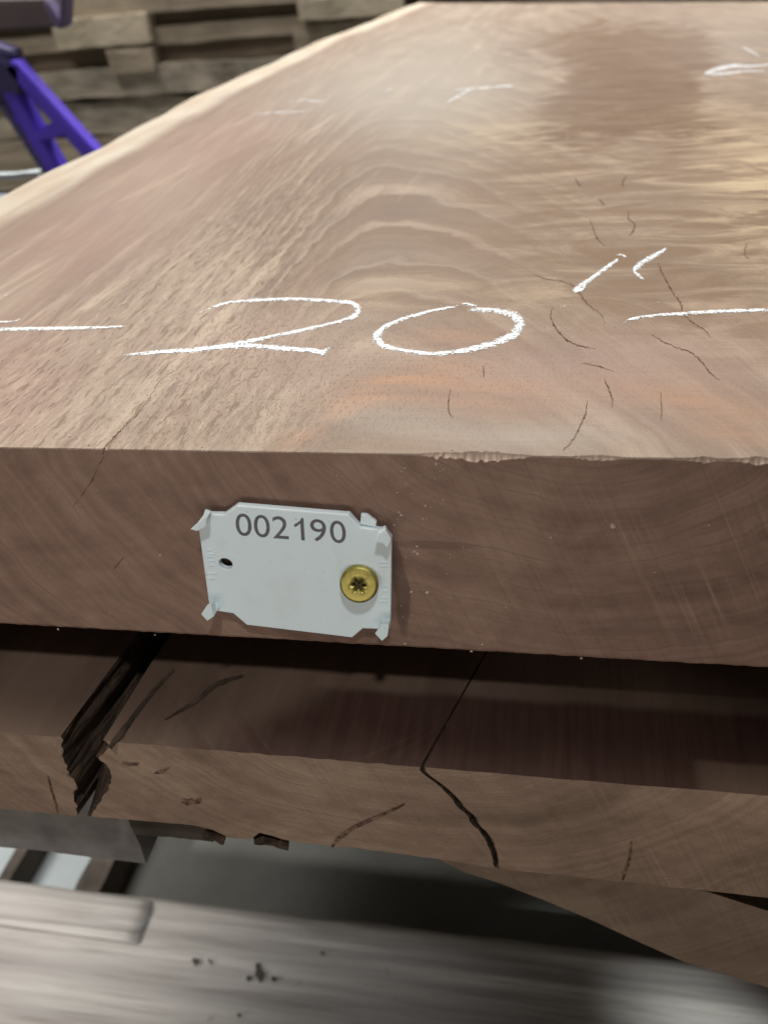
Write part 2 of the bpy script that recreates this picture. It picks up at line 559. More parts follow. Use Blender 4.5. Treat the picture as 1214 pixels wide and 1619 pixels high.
# small notch where the front check meets the edge
xk = onz(165, 708, 0)[0]
lipy = lipy + 0.0012 * np.exp(-((x0row - xk) / 0.0006) ** 2)
verts = np.zeros((NY, NX, 3))
for j in range(NY):
    for_y = None
    # end cut of the slab runs slightly askew
    xl0 = xleft(0.0)
    yend = 1.185 - 0.755 * (x0row + 0.21)
    yv = lipy + tt[j] * (np.clip(yend, 0.6, 1.25) - lipy)
    xl = xleft(yv)
    verts[j, :, 0] = xl + sx_ * (0.24 - xl)
    verts[j, :, 1] = yv
    verts[j, :, 2] = 0.0
# very slight cupping near the live edge (rounded arris)
ed = verts[:, :, 0] - xleft(verts[:, :, 1])
verts[:, :, 2] -= 0.0035 * smooth(0.010, 0.0, ed)
V = verts.reshape(-1, 3)
grid = np.arange(NY * NX).reshape(NY, NX)
faces = np.stack([grid[:-1, :-1], grid[:-1, 1:], grid[1:, 1:], grid[1:, :-1]], -1).reshape(-1, 4).tolist()
midx = [0] * len(faces)
Vl = V.tolist()
# torn lip + end face
levels = [None, 0.0015, 0.012, 0.024, 0.036, 0.048, T - 0.0008, T]
prev = grid[0]
torn_v = []
for li, lv in enumerate(levels):
    base = len(Vl)
    for i in range(NX):
        x = V[prev[0] if False else i][0]
        if lv is None:
            Vl.append((x, 0.0, -lipz[i] - 0.0001))
            torn_v.append(base + i)
        else:
            zz = -lv if lv > 0.002 else min(-lv, -lipz[i] - 0.0004)
            yy = 0.0
            if lv >= T - 1e-6:
                yy = 0.0004
                zz += 0.00025 * n1[i]
            Vl.append((x, yy, zz))
    row = np.arange(base, base + NX)
    for i in range(NX - 1):
        faces.append([int(row[i]), int(row[i + 1]), int(prev[i + 1]), int(prev[i])])
        midx.append(0 if li == 0 else 1)
    prev = row
botfront = prev
# left live-edge side: sloping outward below, irregular
prevL = grid[:, 0]
for k, (dx, dz) in enumerate(((-0.004, -0.008), (-0.007, -0.02), (-0.006, -0.036), (0.0, -T))):
    base = len(Vl)
    for j in range(NY):
        p = V[grid[j, 0]]
        w = mn.noise(Vector((p[1] * 30, k * 2.0, 5))) * 0.003
        if j == 0:
            q = (p[0], 0.0005, dz)
            w = 0
        Vl.append((p[0] + (dx + w if j else 0), p[1] if j else 0.0005, dz))
    row = np.arange(base, base + NY)
    for j in range(NY - 1):
        faces.append([int(prevL[j + 1]), int(row[j + 1]), int(row[j]), int(prevL[j])])
        midx.append(2)
    prevL = row
# back and right and bottom
b0 = len(Vl)
pr = [V[grid[0, -1]], V[grid[-1, -1]], V[grid[-1, 0]]]
Vl += [(pr[0][0], 0.0004, -T), (pr[1][0], pr[1][1], -T)]
faces += [[int(grid[0, -1]), b0, b0 + 1, int(grid[-1, -1])]]
midx += [2]
faces += [[int(grid[-1, -1]), b0 + 1, int(prevL[-1]), int(grid[-1, 0])]]
midx += [1]
faces += [[b0, int(botfront[0]), int(prevL[-1]), b0 + 1]]
midx += [1]
me = mesh_from('wood_slab', Vl, faces, midx)
N = len(Vl)
A = np.array(Vl)
px, py = topix(A)
ztop = A[:, 2] > -0.006


def blob(cx, cy, rx, ry, rot=0.0, pw=1.0):
    c, s = math.cos(R(rot)), math.sin(R(rot))
    u = ((px - cx) * c + (py - cy) * s) / rx
    v = (-(px - cx) * s + (py - cy) * c) / ry
    return np.exp(-(u * u + v * v) ** pw)


xa = -0.063 - 0.16 * (A[:, 1] - 0.153)
dxa = A[:, 0] - xa
hl = np.where(dxa < 0, 105.0, 24.0)
soft = np.where(dxa < 0, 0.055, 0.09)
q = np.abs(dxa)
par = np.where(q < soft, hl * q * q, hl * soft * (2 * q - soft))
attr(me, 'grain', A[:, 1] + par)
attr(me, 'limb', A[:, 1])
attr(me, 'edge', A[:, 0] - xleft(A[:, 1]))
# along/across the fibres: rotate towards the limbs of the arch
ang = R(4)
attr(me, 'along', A[:, 1] * math.cos(ang) + A[:, 0] * math.sin(ang))
attr(me, 'across', A[:, 0] * math.cos(ang) - A[:, 1] * math.sin(ang) + 0.02 * np.sin(A[:, 1] * 11.0) * 0.15)
attr(me, 'arch', np.clip(1.1 * blob(600, 350, 350, 150, 0, 1.5) + 0.8 * blob(700, 220, 300, 80) + 0.3 * blob(500, 150, 300, 60), 0, 1))
attr(me, 'pores', np.clip(1.25 * blob(215, 600, 270, 150, -35, 1.5) + 0.7 * blob(60, 640, 130, 100) + 0.95 * blob(390, 390, 200, 85, -45, 1.3) + 0.45 * blob(440, 660, 130, 60), 0, 1))
attr(me, 'dots', np.clip(0.9 * blob(330, 590, 150, 45, -38) + 0.7 * blob(390, 650, 190, 80) + 0.4 * blob(500, 520, 300, 80) + 0.28 * blob(700, 600, 700, 130), 0, 1))
attr(me, 'pink', np.clip(1.0 * blob(150, 360, 190, 75, -20) + 0.9 * blob(20, 620, 110, 120) + 0.6 * blob(330, 230, 150, 40, -25) + 0.5 * blob(1080, 560, 200, 90) + 0.45 * blob(860, 600, 180, 60) + 0.4 * blob(420, 560, 200, 60), 0, 1))
attr(me, 'orange', np.clip(0.9 * blob(640, 605, 120, 22, -14) + 0.95 * blob(540, 650, 90, 14, -30) + 0.75 * blob(760, 625, 130, 30) + 0.85 * blob(1165, 660, 110, 45, 12) + 0.6 * blob(1060, 620, 110, 24, 12) + 0.5 * blob(720, 530, 70, 22) + 0.35 * blob(700, 690, 80, 14), 0, 1))
attr(me, 'figure', np.clip(1.0 * blob(1000, 330, 260, 150, 0, 1.6) + 0.6 * blob(930, 240, 110, 90) + 0.8 * blob(1180, 330, 150, 220, 0, 1.5) + 0.5 * blob(980, 470, 240, 60), 0, 1))
attr(me, 'stain', np.clip(1.0 * blob(1000, 110, 105, 70, 0, 1.3) + 0.9 * blob(920, 185, 110, 45, -10, 1.2) + 0.75 * blob(1075, 180, 60, 60) + 0.5 * blob(870, 70, 110, 30, -10) + 0.5 * blob(1090, 70, 60, 30), 0, 1))
attr(me, 'yellow', np.clip(0.5 * blob(1170, 250, 90, 70) + 0.4 * blob(1190, 330, 80, 120) + 0.5 * blob(760, 210, 90, 40) + 0.35 * blob(700, 470, 160, 22), 0, 1))
attr(me, 'grey', np.clip(0.8 * blob(700, 120, 150, 120) + 0.6 * blob(560, 150, 160, 60) + 0.5 * blob(640, 670, 150, 30, 8) + 0.55 * blob(860, 690, 120, 22) + 0.35 * blob(1180, 60, 160, 60), 0, 1))
tv = np.zeros(N)
tv[torn_v] = np.clip(tear * 1.3, 0.1, 1)
attr(me, 'torn', tv)
slab = link('wood_slab', me, [TOPW, ENDW, SIDEW],
            label='thick live-edge timber slab on top with chalk markings and screwed white tag', cat='wood slab')


# ------------------------------------------------------------------ chalk and cracks on the slab
def spline(pts, n=60):
    pts = np.array(pts, float)
    d = np.r_[0, np.cumsum(np.hypot(*np.diff(pts[:, :2], axis=0).T))]
    t = np.linspace(0, d[-1], n)
    # Catmull-Rom through the points
    out = []
    for u in t:
        i = min(max(np.searchsorted(d, u) - 1, 0), len(pts) - 2)
        s = (u - d[i]) / max(d[i + 1] - d[i], 1e-9)
        p0, p1, p2, p3 = pts[max(i - 1, 0)], pts[i], pts[i + 1], pts[min(i + 2, len(pts) - 1)]
        out.append(0.5 * ((2 * p1) + (-p0 + p2) * s + (2 * p0 - 5 * p1 + 4 * p2 - p3) * s * s + (-p0 + 3 * p1 - 3 * p2 + p3) * s ** 3))
    return np.array(out)


def stroke(name, pts, mat, parent, h=0.00025, zoff=0.0, n=60, jit=0.06, dens=1.0, label=None, plane='z', pv=0.0, cols=5, seed=0):
    """a thin domed ribbon following points (px, py, width in px) that lie on a real plane of the slab"""
    sp_ = spline(pts, n)
    verts, faces, dv = [], [], []
    for i, (x, y, w) in enumerate(sp_):
        a = sp_[max(i - 1, 0)]
        b = sp_[min(i + 1, n - 1)]
        tx, ty = b[0] - a[0], b[1] - a[1]
        L = math.hypot(tx, ty) or 1
        nx_, ny_ = -ty / L, tx / L
        w = max(w, 0.5) * (1 + jit * 3 * mn.noise(Vector((i * 0.9, seed * 7.1, 0))))
        off = jit * (6 * mn.noise(Vector((i * 0.5, seed * 3.3, 9))) + 4 * mn.noise(Vector((i * 1.7, seed * 2.3, 4))) * (jit > 0.1))
        for c in range(cols):
            s = c / (cols - 1) * 2 - 1
            X, Y = x + nx_ * (s * w / 2 + off), y + ny_ * (s * w / 2 + off)
            p = onz(X, Y, pv) if plane == 'z' else ony(X, Y, pv)
            lift = zoff + h * (1 - s * s)
            if plane == 'z':
                p = p + np.array([0, 0, lift])
            else:
                p = p + np.array([0, -lift, 0])
            verts.append(p)
            endf = min(1, min(i, n - 1 - i) / (n * 0.05))
            dv.append(dens * (1 - 0.75 * s * s) * (0.45 + 0.55 * endf) + 0.25 * mn.noise(Vector((i * 0.35, s, seed))))
    for i in range(n - 1):
        for c in range(cols - 1):
            k = i * cols + c
            faces.append((k, k + 1, k + cols + 1, k + cols))
    me = mesh_from(name, verts, faces, smooth=True)
    attr(me, 'dens', dv)
    # keep the ribbon facing out
    return link(name, me, [mat], parent, label=label)


Z0 = 0.00004
ck = [
    ('chalk numeral 2', [(313, 497, 2), (330, 488, 4), (360, 479, 6), (410, 474, 7), (470, 473, 7), (530, 476, 8), (556, 479, 9), (566, 488, 16), (560, 499, 13), (540, 507, 7), (500, 517, 7), (440, 530, 8), (380, 542, 9), (320, 552, 10), (260, 556, 9), (215, 560, 7), (194, 561, 3)], 110),
    ('lower bar of the chalk 2', [(300, 553, 6), (330, 550, 9), (390, 547, 11), (450, 551, 11), (500, 555, 11), (512, 556, 12), (522, 549, 4)], 60),
    ('tail of the chalk 2', [(504, 553, 6), (509, 559, 8), (511, 563, 3)], 10),
    ('chalk numeral 0', [(727, 484, 5), (690, 490, 6), (650, 500, 7), (620, 511, 9), (602, 522, 14), (596, 534, 20), (608, 547, 12), (640, 555, 9), (690, 559, 9), (740, 553, 12), (780, 543, 14), (808, 531, 19), (822, 513, 23), (812, 499, 18), (790, 492, 11), (765, 490, 11), (738, 490, 8)], 130),
    ('top dash of the chalk 0', [(730, 480, 3), (742, 481, 6), (754, 484, 5)], 14),
    ('chalk inch tick', [(978, 409, 6), (960, 422, 9), (940, 437, 9), (922, 449, 11), (910, 458, 13), (905, 460, 5)], 40),
    ('top of the chalk inch tick', [(974, 404, 3), (982, 403, 5), (990, 406, 3)], 10),
    ('hook of the chalk inch tick', [(925, 450, 7), (922, 456, 7), (913, 461, 5)], 10),
    ('second chalk inch tick', [(1054, 392, 5), (1042, 400, 9), (1024, 410, 12), (1008, 421, 13), (1003, 428, 8), (1010, 436, 7), (1020, 443, 3)], 44),
    ('chalk arrow line', [(985, 512, 6), (990, 508, 8), (1005, 503, 6), (1040, 498, 6), (1080, 496, 8), (1140, 492, 8), (1214, 490, 7), (1300, 488, 7)], 70),
    ('chalk arrow line', [(-90, 521, 7), (-20, 521, 8), (40, 520, 8), (100, 519, 8), (150, 518, 6), (190, 516, 4), (203, 515, 1)], 60),
    ('short chalk dash', [(-40, 510, 4), (0, 509, 4), (22, 508, 3), (32, 504, 1)], 16),
    ('faint chalk mark', [(398, 181, 3), (430, 178, 6), (470, 176, 5), (495, 172, 2)], 20),
    ('faint chalk mark', [(455, 160, 2), (480, 158, 4), (508, 160, 6), (515, 156, 2)], 18),
    ('chalk arrow line', [(707, 162, 4), (724, 152, 6), (743, 141, 4)], 16),
    ('chalk arrow line', [(716, 142, 2), (745, 140, 4), (785, 137, 5), (812, 135, 4)], 20),
    ('faint chalk mark', [(606, 145, 2), (613, 142, 5), (622, 137, 3)], 8),
    ('smudged chalk arrow', [(1112, 116, 5), (1125, 112, 12), (1145, 106, 13), (1165, 103, 10), (1190, 104, 6), (1225, 101, 5)], 30),
    ('smudged chalk arrow', [(1112, 116, 4), (1140, 116, 8), (1180, 112, 4), (1214, 112, 3)], 24),
    ('smudged chalk arrow', [(1174, 74, 3), (1186, 80, 5), (1201, 89, 3)], 12),
]
for i, (lab, pts, n) in enumerate(ck):
    far = pts[0][1] < 300
    pts = [(a, b, (0.78 if far else 0.9) * w) for a, b, w in pts]
    stroke('chalk_mark', pts, CHALK, slab, h=0.00015, zoff=Z0, n=n, label=lab, seed=i, dens=(0.8 if far and 'faint' not in lab else (0.62 if far else 0.95)))
stroke('scribed_line', [(-60, 462, 6), (60, 466, 7), (150, 470, 6), (250, 473, 6), (420, 470, 3), (560, 478, 5), (700, 482, 5), (860, 483, 7), (930, 483, 7), (1010, 480, 4), (1100, 476, 3)], CHALK, slab, h=0.00005, zoff=Z0 * 0.5, n=120, dens=0.24, label='faint pale line drawn across the slab', seed=77)

cr = [
    [(1040, 415, 2), (1046, 430, 5), (1058, 452, 5), (1066, 466, 4), (1075, 478, 6), (1080, 495, 4), (1095, 510, 5), (1112, 520, 4), (1124, 534, 1)],
    [(1030, 528, 1), (1048, 540, 4), (1070, 549, 3), (1092, 557, 4), (1110, 573, 5), (1122, 588, 5), (1138, 602, 1)],
    [(900, 447, 2), (914, 460, 6), (925, 477, 5), (938, 488, 4), (950, 497, 3), (956, 512, 1)],
    [(874, 486, 2), (870, 500, 5), (880, 520, 6), (895, 537, 5), (915, 546, 4), (942, 552, 1)],
    [(920, 574, 1), (945, 579, 4), (970, 587, 1)],
    [(956, 600, 2), (962, 615, 5), (967, 630, 5), (968, 645, 1)],
    [(928, 634, 2), (925, 655, 5), (914, 680, 5), (904, 698, 4), (890, 712, 2)],
    [(712, 615, 1), (709, 635, 4), (710, 652, 3), (716, 660, 1)],
    [(763, 578, 1), (765, 590, 3), (764, 596, 1)],
    [(1044, 620, 1), (1046, 645, 3), (1045, 664, 1)],
    [(909, 280, 1), (914, 290, 5), (920, 294, 1)],
    [(990, 278, 2), (984, 288, 5), (985, 296, 2)],
    [(947, 312, 1), (953, 322, 4), (955, 324, 1)],
    [(994, 334, 2), (993, 345, 4), (1003, 354, 5), (1000, 366, 4), (994, 373, 1)],
    [(932, 345, 1), (938, 362, 4), (945, 378, 5), (956, 388, 3)],
    [(1180, 385, 2), (1177, 400, 3), (1184, 410, 1)],
    [(842, 432, 1), (860, 440, 3), (885, 444, 3), (905, 450, 2)],
    [(160, 713, 6), (176, 696, 6), (196, 675, 4), (216, 657, 3), (228, 640, 3), (240, 622, 2), (250, 605, 3), (262, 594, 2), (276, 586, 2)],
    [(284, 705, 1), (292, 686, 3), (298, 678, 1)],
    [(1078, 345, 1), (1062, 350, 1)],
]
for i, pts in enumerate(cr[:-1]):
    pts = [(a, b, (0.36 if a < 300 else 0.46) * w) for a, b, w in pts]
    stroke('drying_crack', pts, CRACK, slab, h=0.00002, zoff=0.00003, n=90, jit=0.36, seed=100 + i, cols=3)
# face cracks
for i, pts in enumerate([[(164, 722, 1), (155, 738, 1.2), (147, 757, 2.4), (128, 785, 1), (116, 800, 0.6)], [(196, 880, 1), (188, 890, 2), (180, 900, 1)]]):
    stroke('drying_crack', pts, CRACK, slab, h=0.00002, zoff=0.00003, n=24, jit=0.12, seed=140 + i, cols=3, plane='y', pv=0.0)

# sawdust crumbs clinging to the end face and along the arris
bm = bmesh.new()
spots = [(628, 779, 4), (634, 745, 3), (642, 765, 3), (631, 810, 4), (634, 815, 5), (623, 830, 4), (655, 872, 6), (660, 876, 6), (659, 864, 4), (650, 936, 4), (675, 937, 6), (672, 800, 4), (668, 820, 3), (968, 831, 10), (640, 740, 3), (689, 734, 4),
         (110, 690, 5), (141, 704, 5), (762, 1019, 4), (919, 1041, 4), (640, 1018, 5), (92, 995, 4), (320, 707, 4), (760, 611, 4), (715, 712, 4), (253, 878, 4), (245, 1004, 3), (700, 790, 3), (583, 838, 4), (745, 1030, 5), (870, 850, 3), (1035, 905, 3), (1120, 830, 3), (800, 960, 3)]
for k in range(60):
    spots.append((random.gauss(655, 60), random.uniform(735, 1010), random.uniform(1.0, 2.2)))
for k in range(50):
    spots.append((random.uniform(0, 1214), random.uniform(735, 1000), random.uniform(0.8, 1.8)))
for k in range(70):
    spots.append((random.uniform(0, 1214), random.uniform(500, 705), random.uniform(0.8, 2.0)))
for (a, b, s) in spots:
    topf = b < 712 + a * 0.0165
    p = onz(a, b, 0.0) if topf else ony(a, b, 0.0)
    r = s / F * 0.2 * 0.5
    res = bmesh.ops.create_icosphere(bm, subdivisions=1, radius=r)
    for v in res['verts']:
        v.co = Vector((v.co.x * random.uniform(0.7, 1.3), v.co.y * 0.7, v.co.z * random.uniform(0.7, 1.4))) + Vector(p)
me = bpy.data.meshes.new('sawdust')
bm.to_mesh(me)
bm.free()
link('sawdust', me, [mat_plain('sawdust', (0.50, 0.38, 0.29), 0.95, 0.3, 700.0)], kind='stuff',
     label='pale sawdust specks scattered over the top slab', cat='sawdust')

# ------------------------------------------------------------------ the tag
TY = -0.0030          # front face of the plate
TT = 0.0015
PLASTIC = None
n_ = NT('white_plastic')
P_ = n_.pos()
sm = n_.noise(n_.map(P_, (1, 1, 0.5)), 160.0, 4, 0.65, 0.4)
ds = n_.noise(P_, 900.0, 3, 0.6)
sx2 = n_.noise(n_.map(n_.map(P_, (1, 1, 1), (0, R(35), 0)), (2200, 1, 60)), 1.0, 2, 0.6)
col_ = n_.mix(n_.mul(n_.step(sm, 0.55, 0.8), 0.30), (0.74, 0.83, 0.85), (0.60, 0.66, 0.67))
col_ = n_.mix(n_.mul(n_.step(ds, 0.66, 0.74), 0.5), col_, (0.22, 0.21, 0.20))
col_ = n_.mix(n_.mul(n_.step(sx2, 0.68, 0.76), 0.30), col_, (0.42, 0.42, 0.41))
lf = n_.noise(P_, 70.0, 3, 0.6)
col_ = n_.mix(n_.mul(n_.step(lf, 0.5, 0.75), 0.22), col_, (0.60, 0.58, 0.53))
PLASTIC = n_.done(col_, 0.38, n_.bump(sm, 0.0002, 0.4), spec=0.45)
n_.put(n_.b.inputs['Subsurface Weight'], 0.08)
n_.b.inputs['Subsurface Scale'].default_value = 0.002
INK = mat_plain('grey_ink', (0.115, 0.105, 0.118), 0.5, 0.25, 900.0)

tc = ony(470, 900, TY)
tag = thing('id_tag', 'white plastic number tag fixed to the end of the top slab', 'tag', tuple(tc))


def zp(X, Y):         # enlarged-crop coordinates of the tag to photo pixels
    return 280 + X / 3.195, 770 + Y / 3.195


def tp(X, Y, y=TY):
    return ony(*zp(X, Y), y) - tc


outl = [(302, 95), (866, 142), (926, 208), (1050, 222), (1082, 262), (1080, 560), (1078, 685), (1050, 720), (938, 716), (884, 762), (352, 698), (284, 640), (205, 628), (162, 602), (135, 405), (110, 222), (140, 140), (235, 142)]


def ring(cx, cz, r, n=28):
    return [(cx + r * math.cos(2 * math.pi * k / n), cz + r * math.sin(2 * math.pi * k / n)) for k in range(n)]


def plate_mesh(outer, holes, y0, y1, bev=0.00022):
    """flat plate with holes in the x-z plane between y0 (front) and y1"""
    bm = bmesh.new()
    loops = []
    for lp in [outer] + holes:
        vs = [bm.verts.new((x, y0, z)) for x, z in lp]
        es = [bm.edges.new((vs[i], vs[(i + 1) % len(vs)])) for i in range(len(vs))]
        loops.append((vs, es))
    allE = [e for _, es in loops for e in es]
    bmesh.ops.triangle_fill(bm, use_beauty=True, use_dissolve=False, edges=allE)
    front = list(bm.faces)
    ret = bmesh.ops.extrude_face_region(bm, geom=front)
    for v in [g for g in ret['geom'] if isinstance(g, bmesh.types.BMVert)]:
        v.co.y = y1
    bmesh.ops.recalc_face_normals(bm, faces=bm.faces)
    sharp = [e for e in bm.edges if len(e.link_faces) == 2 and e.calc_face_angle(0) > 0.9 and all(abs(v.co.y - y0) < 1e-7 for v in e.verts)]
    bmesh.ops.bevel(bm, geom=sharp, offset=bev, segments=2, profile=0.5, affect='EDGES')
    me = bpy.data.meshes.new('plate')
    bm.to_mesh(me)
    bm.free()
    return me


o2 = [tuple(tp(*q)[[0, 2]]) for q in outl]
hc = tp(245, 390)
hx = tp(280, 390)
me = plate_mesh(o2, [ring(hc[0], hc[2], 0.00165)], 0.0, TT)
plate = link('plate', me, [PLASTIC], tag)


def prong(base, tip, name='prong'):
    """folded corner spike: an angled sheet corner standing out of the plate and ending in a chisel point"""
    bm = bmesh.new()
    rows = []
    for i, s in enumerate((0.0, 0.55, 1.0)):
        loop = []
        for b, t in zip(base, tip):
            loop.append(bm.verts.new(Vector(b).lerp(Vector(t), s)))
        rows.append(loop)
    k = len(base)
    for r0, r1 in zip(rows[:-1], rows[1:]):
        for i in range(k):
            bm.faces.new((r0[i], r0[(i + 1) % k], r1[(i + 1) % k], r1[i]))
    bm.faces.new(rows[-1])
    bm.faces.new(rows[0][::-1])
    bmesh.ops.recalc_face_normals(bm, faces=bm.faces)
    bmesh.ops.bevel(bm, geom=list(bm.edges), offset=0.00012, segments=1, affect='EDGES')
    me = bpy.data.meshes.new(name)
    bm.to_mesh(me)
    bm.free()
    return link(name, me, [PLASTIC], tag)


L1 = 0.0042           # how far the prongs stand out
def spike(bpts, tpts, depth=L1):
    prong([tp(*q) + np.array([0, 0.0004, 0]) for q in bpts], [tp(*q, TY - depth) for q in tpts])


spike([(140, 114), (170, 124), (160, 160), (128, 205), (112, 196)], [(140, 150), (150, 160), (146, 200), (100, 224), (66, 214)], 0.0030)
spike([(1050, 196), (1084, 250), (1068, 256), (1046, 232), (1018, 240), (1008, 222)], [(1052, 212), (1082, 262), (1062, 312), (1040, 285), (996, 278), (1018, 238)], 0.0034)
spike([(160, 588), (182, 572), (216, 605), (205, 628), (170, 620)], [(150, 600), (172, 590), (186, 655), (152, 678), (120, 644)], 0.0038)
spike([(1034, 668), (1078, 676), (1080, 700), (1050, 722), (1020, 716)], [(1036, 690), (1070, 700), (1062, 756), (1034, 780), (998, 742)], 0.0038)
# snapped corner of the fold behind the upper right
me = plate_mesh([tuple(tp(*q)[[0, 2]]) for q in [(920, 200), (925, 150), (955, 152), (1002, 188), (1000, 215)]], [], 0.0, 0.0008)
o = link('torn_corner', me, [PLASTIC], tag)
o.location = (0, 0.0008, 0)

# printed number
digs = '002190'
l0, l1 = np.array(zp(296, 243)), np.array(zp(852, 283))     # baseline ends
h0 = 1 * np.array(zp(322, 132)) - np.array(zp(330, 248))
for k, ch in enumerate(digs):
    cu = bpy.data.curves.new('digit', 'FONT')
    cu.body = ch
    cu.align_x = 'CENTER'
    cu.size = 1.0
    to = bpy.data.objects.new('tmp', cu)
    COL.objects.link(to)
    bpy.context.view_layer.update()
    dme = bpy.data.meshes.new_from_object(to.evaluated_get(bpy.context.evaluated_depsgraph_get()))
    bpy.data.objects.remove(to)
    if ch == '1':
        dme = mesh_from('digit', [(0.62, 0, 0), (0.85, 0, 0), (0.85, 1, 0), (0.70, 1, 0), (0.62, 0.88, 0), (0.38, 0.75, 0), (0.22, 0.69, 0), (0.22, 0.56, 0), (0.45, 0.64, 0), (0.62, 0.75, 0)],
                        [(0, 1, 2, 3, 4, 9), (9, 4, 5, 8), (8, 5, 6, 7)])
    co = np.array([v.co[:] for v in dme.vertices])
    mn_, mx_ = co.min(0), co.max(0)
    cxs = [336, 428, 522, 617, 713, 812]
    wds = [80, 80, 80, 50, 80, 80]
    X = cxs[k]
    base_y = 247 + (X - 336) * (283 - 247) / (812 - 336)
    hgt = 113
    for v, c in zip(dme.vertices, co):
        u = (c[0] - (mn_[0] + mx_[0]) / 2) / (mx_[0] - mn_[0])
        w = (c[1] - mn_[1]) / (mx_[1] - mn_[1])
        xx = X + u * wds[k] - (w - 0.5) * 7
        yy = base_y - w * hgt + u * wds[k] * 0.076
        p = tp(xx, yy)
        v.co = (p[0], -0.00003, p[2])
    me2 = dme
    me2.name = 'digit'
    link('digit', me2, [INK], tag)

# raised moulded lettering at both ends, too worn to read: low ridges only
bm = bmesh.new()
for (X, Y, wd, hh) in [(163, 318, 26, 5), (172, 338, 40, 4), (170, 352, 34, 5), (175, 372, 36, 5), (175, 395, 30, 4), (180, 436, 40, 5), (180, 462, 40, 5),
                       (1040, 380, 44, 4), (1045, 400, 36, 4), (1048, 560, 30, 5), (1044, 578, 44, 5), (1050, 525, 26, 5), (1052, 500, 24, 4)]:
    p = tp(X, Y)
    s = 0.000046
    vs = box(bm, p[0] - wd * s / 2, p[0] + wd * s / 2, -0.00018, 0.0002, p[2] - hh * s / 2, p[2] + hh * s / 2)
me = bpy.data.meshes.new('moulded_ridges')
bm.to_mesh(me)
bm.free()
link('moulded_ridges', me, [PLASTIC], tag, kind='stuff')

# ------------------------------------------------------------------ the screw
n_ = NT('yellow_zinc')
P_ = n_.pos()
br = n_.noise(P_, 700.0, 3, 0.6)
BRASS = n_.done(n_.ramp(br, [(0.3, (0.34, 0.28, 0.075)), (0.7, (0.56, 0.48, 0.15))]), n_.step(br, 0.3, 0.7, 0.42, 0.58), n_.bump(br, 0.0001, 0.5), 0.9)
DARKR = mat_plain('dark_recess', (0.10, 0.075, 0.03), 0.6, 0.3, 900.0, metal=0.6)
scx = ony(567, 925, TY - 0.0026)
screw = thing('torx_screw', 'brassy yellow star-drive screw holding the white tag', 'screw', tuple(scx))
bm = bmesh.new()
RS = 0.00445
NS = 72


def star(k, r0, r1):
    a = 2 * math.pi * k / NS
    c = 0.5 + 0.5 * math.cos(6 * a + 0.5)
    return r0 + (r1 - r0) * c ** 0.8, a


prof = [(None, 0.0016), (None, 0.0)] + [(2.6e-3, -0.00005), (3.75e-3, 0.0), (3.9e-3, 0.00003), (RS, 0.00055), (RS, 0.0013), (4.0e-3, 0.0018), (2.2e-3, 0.0030), (1.9e-3, 0.012)]
rows = []
for (r, yy) in prof:
    row = []
    for k in range(NS):
        a = 2 * math.pi * k / NS
        if r is None:
            rad, a = star(k, 0.00098, 0.00178)
            if yy > 0.001:
                rad *= 0.86
        else:
            rad = r
        row.append(bm.verts.new((rad * math.cos(a), yy, rad * math.sin(a))))
    rows.append(row)
for ri, (r0, r1) in enumerate(zip(rows[:-1], rows[1:])):
    for k in range(NS):
        f = bm.faces.new((r0[k], r0[(k + 1) % NS], r1[(k + 1) % NS], r1[k]))
        f.smooth = ri not in (0,)
bmesh.ops.recalc_face_normals(bm, faces=bm.faces)
me = bpy.data.meshes.new('head')
bm.to_mesh(me)
bm.free()
hd = link('head', me, [BRASS], screw)
bm = bmesh.new()
cv = bm.verts.new((0, 0.0019, 0))
rr_ = []
for k in range(NS):
    rad, a = star(k, 0.00098 * 0.86, 0.00178 * 0.86)
    rr_.append(bm.verts.new((rad * math.cos(a), 0.00155, rad * math.sin(a))))
for k in range(NS):
    bm.faces.new((cv, rr_[(k + 1) % NS], rr_[k]))
me = bpy.data.meshes.new('drive_socket')
bm.to_mesh(me)
bm.free()
link('drive_socket', me, [DARKR], screw)
screw.rotation_euler = (R(-21), 0, R(6))

# ------------------------------------------------------------------ the lower slab
tz = ZL


def lerp_at(z, pts):
    """x on the lower end plane at height z along a traced line"""
    q = np.array([ony(a, b, YL) for a, b in pts])
    o = np.argsort(q[:, 2])
    return float(np.interp(z, q[o, 2], q[o, 0]))


botpx = [(-160, 1262), (0, 1279), (125, 1291), (165, 1293), (325, 1307), (342, 1316), (365, 1326), (395, 1328), (412, 1316), (440, 1326), (475, 1333), (560, 1341), (700, 1360), (785, 1374), (1000, 1396), (1214, 1420), (1420, 1446)]
bq = np.array([ony(a, b, YL) for a, b in botpx])


def zbot(x):
    return float(np.interp(x, bq[:, 0], bq[:, 2]))


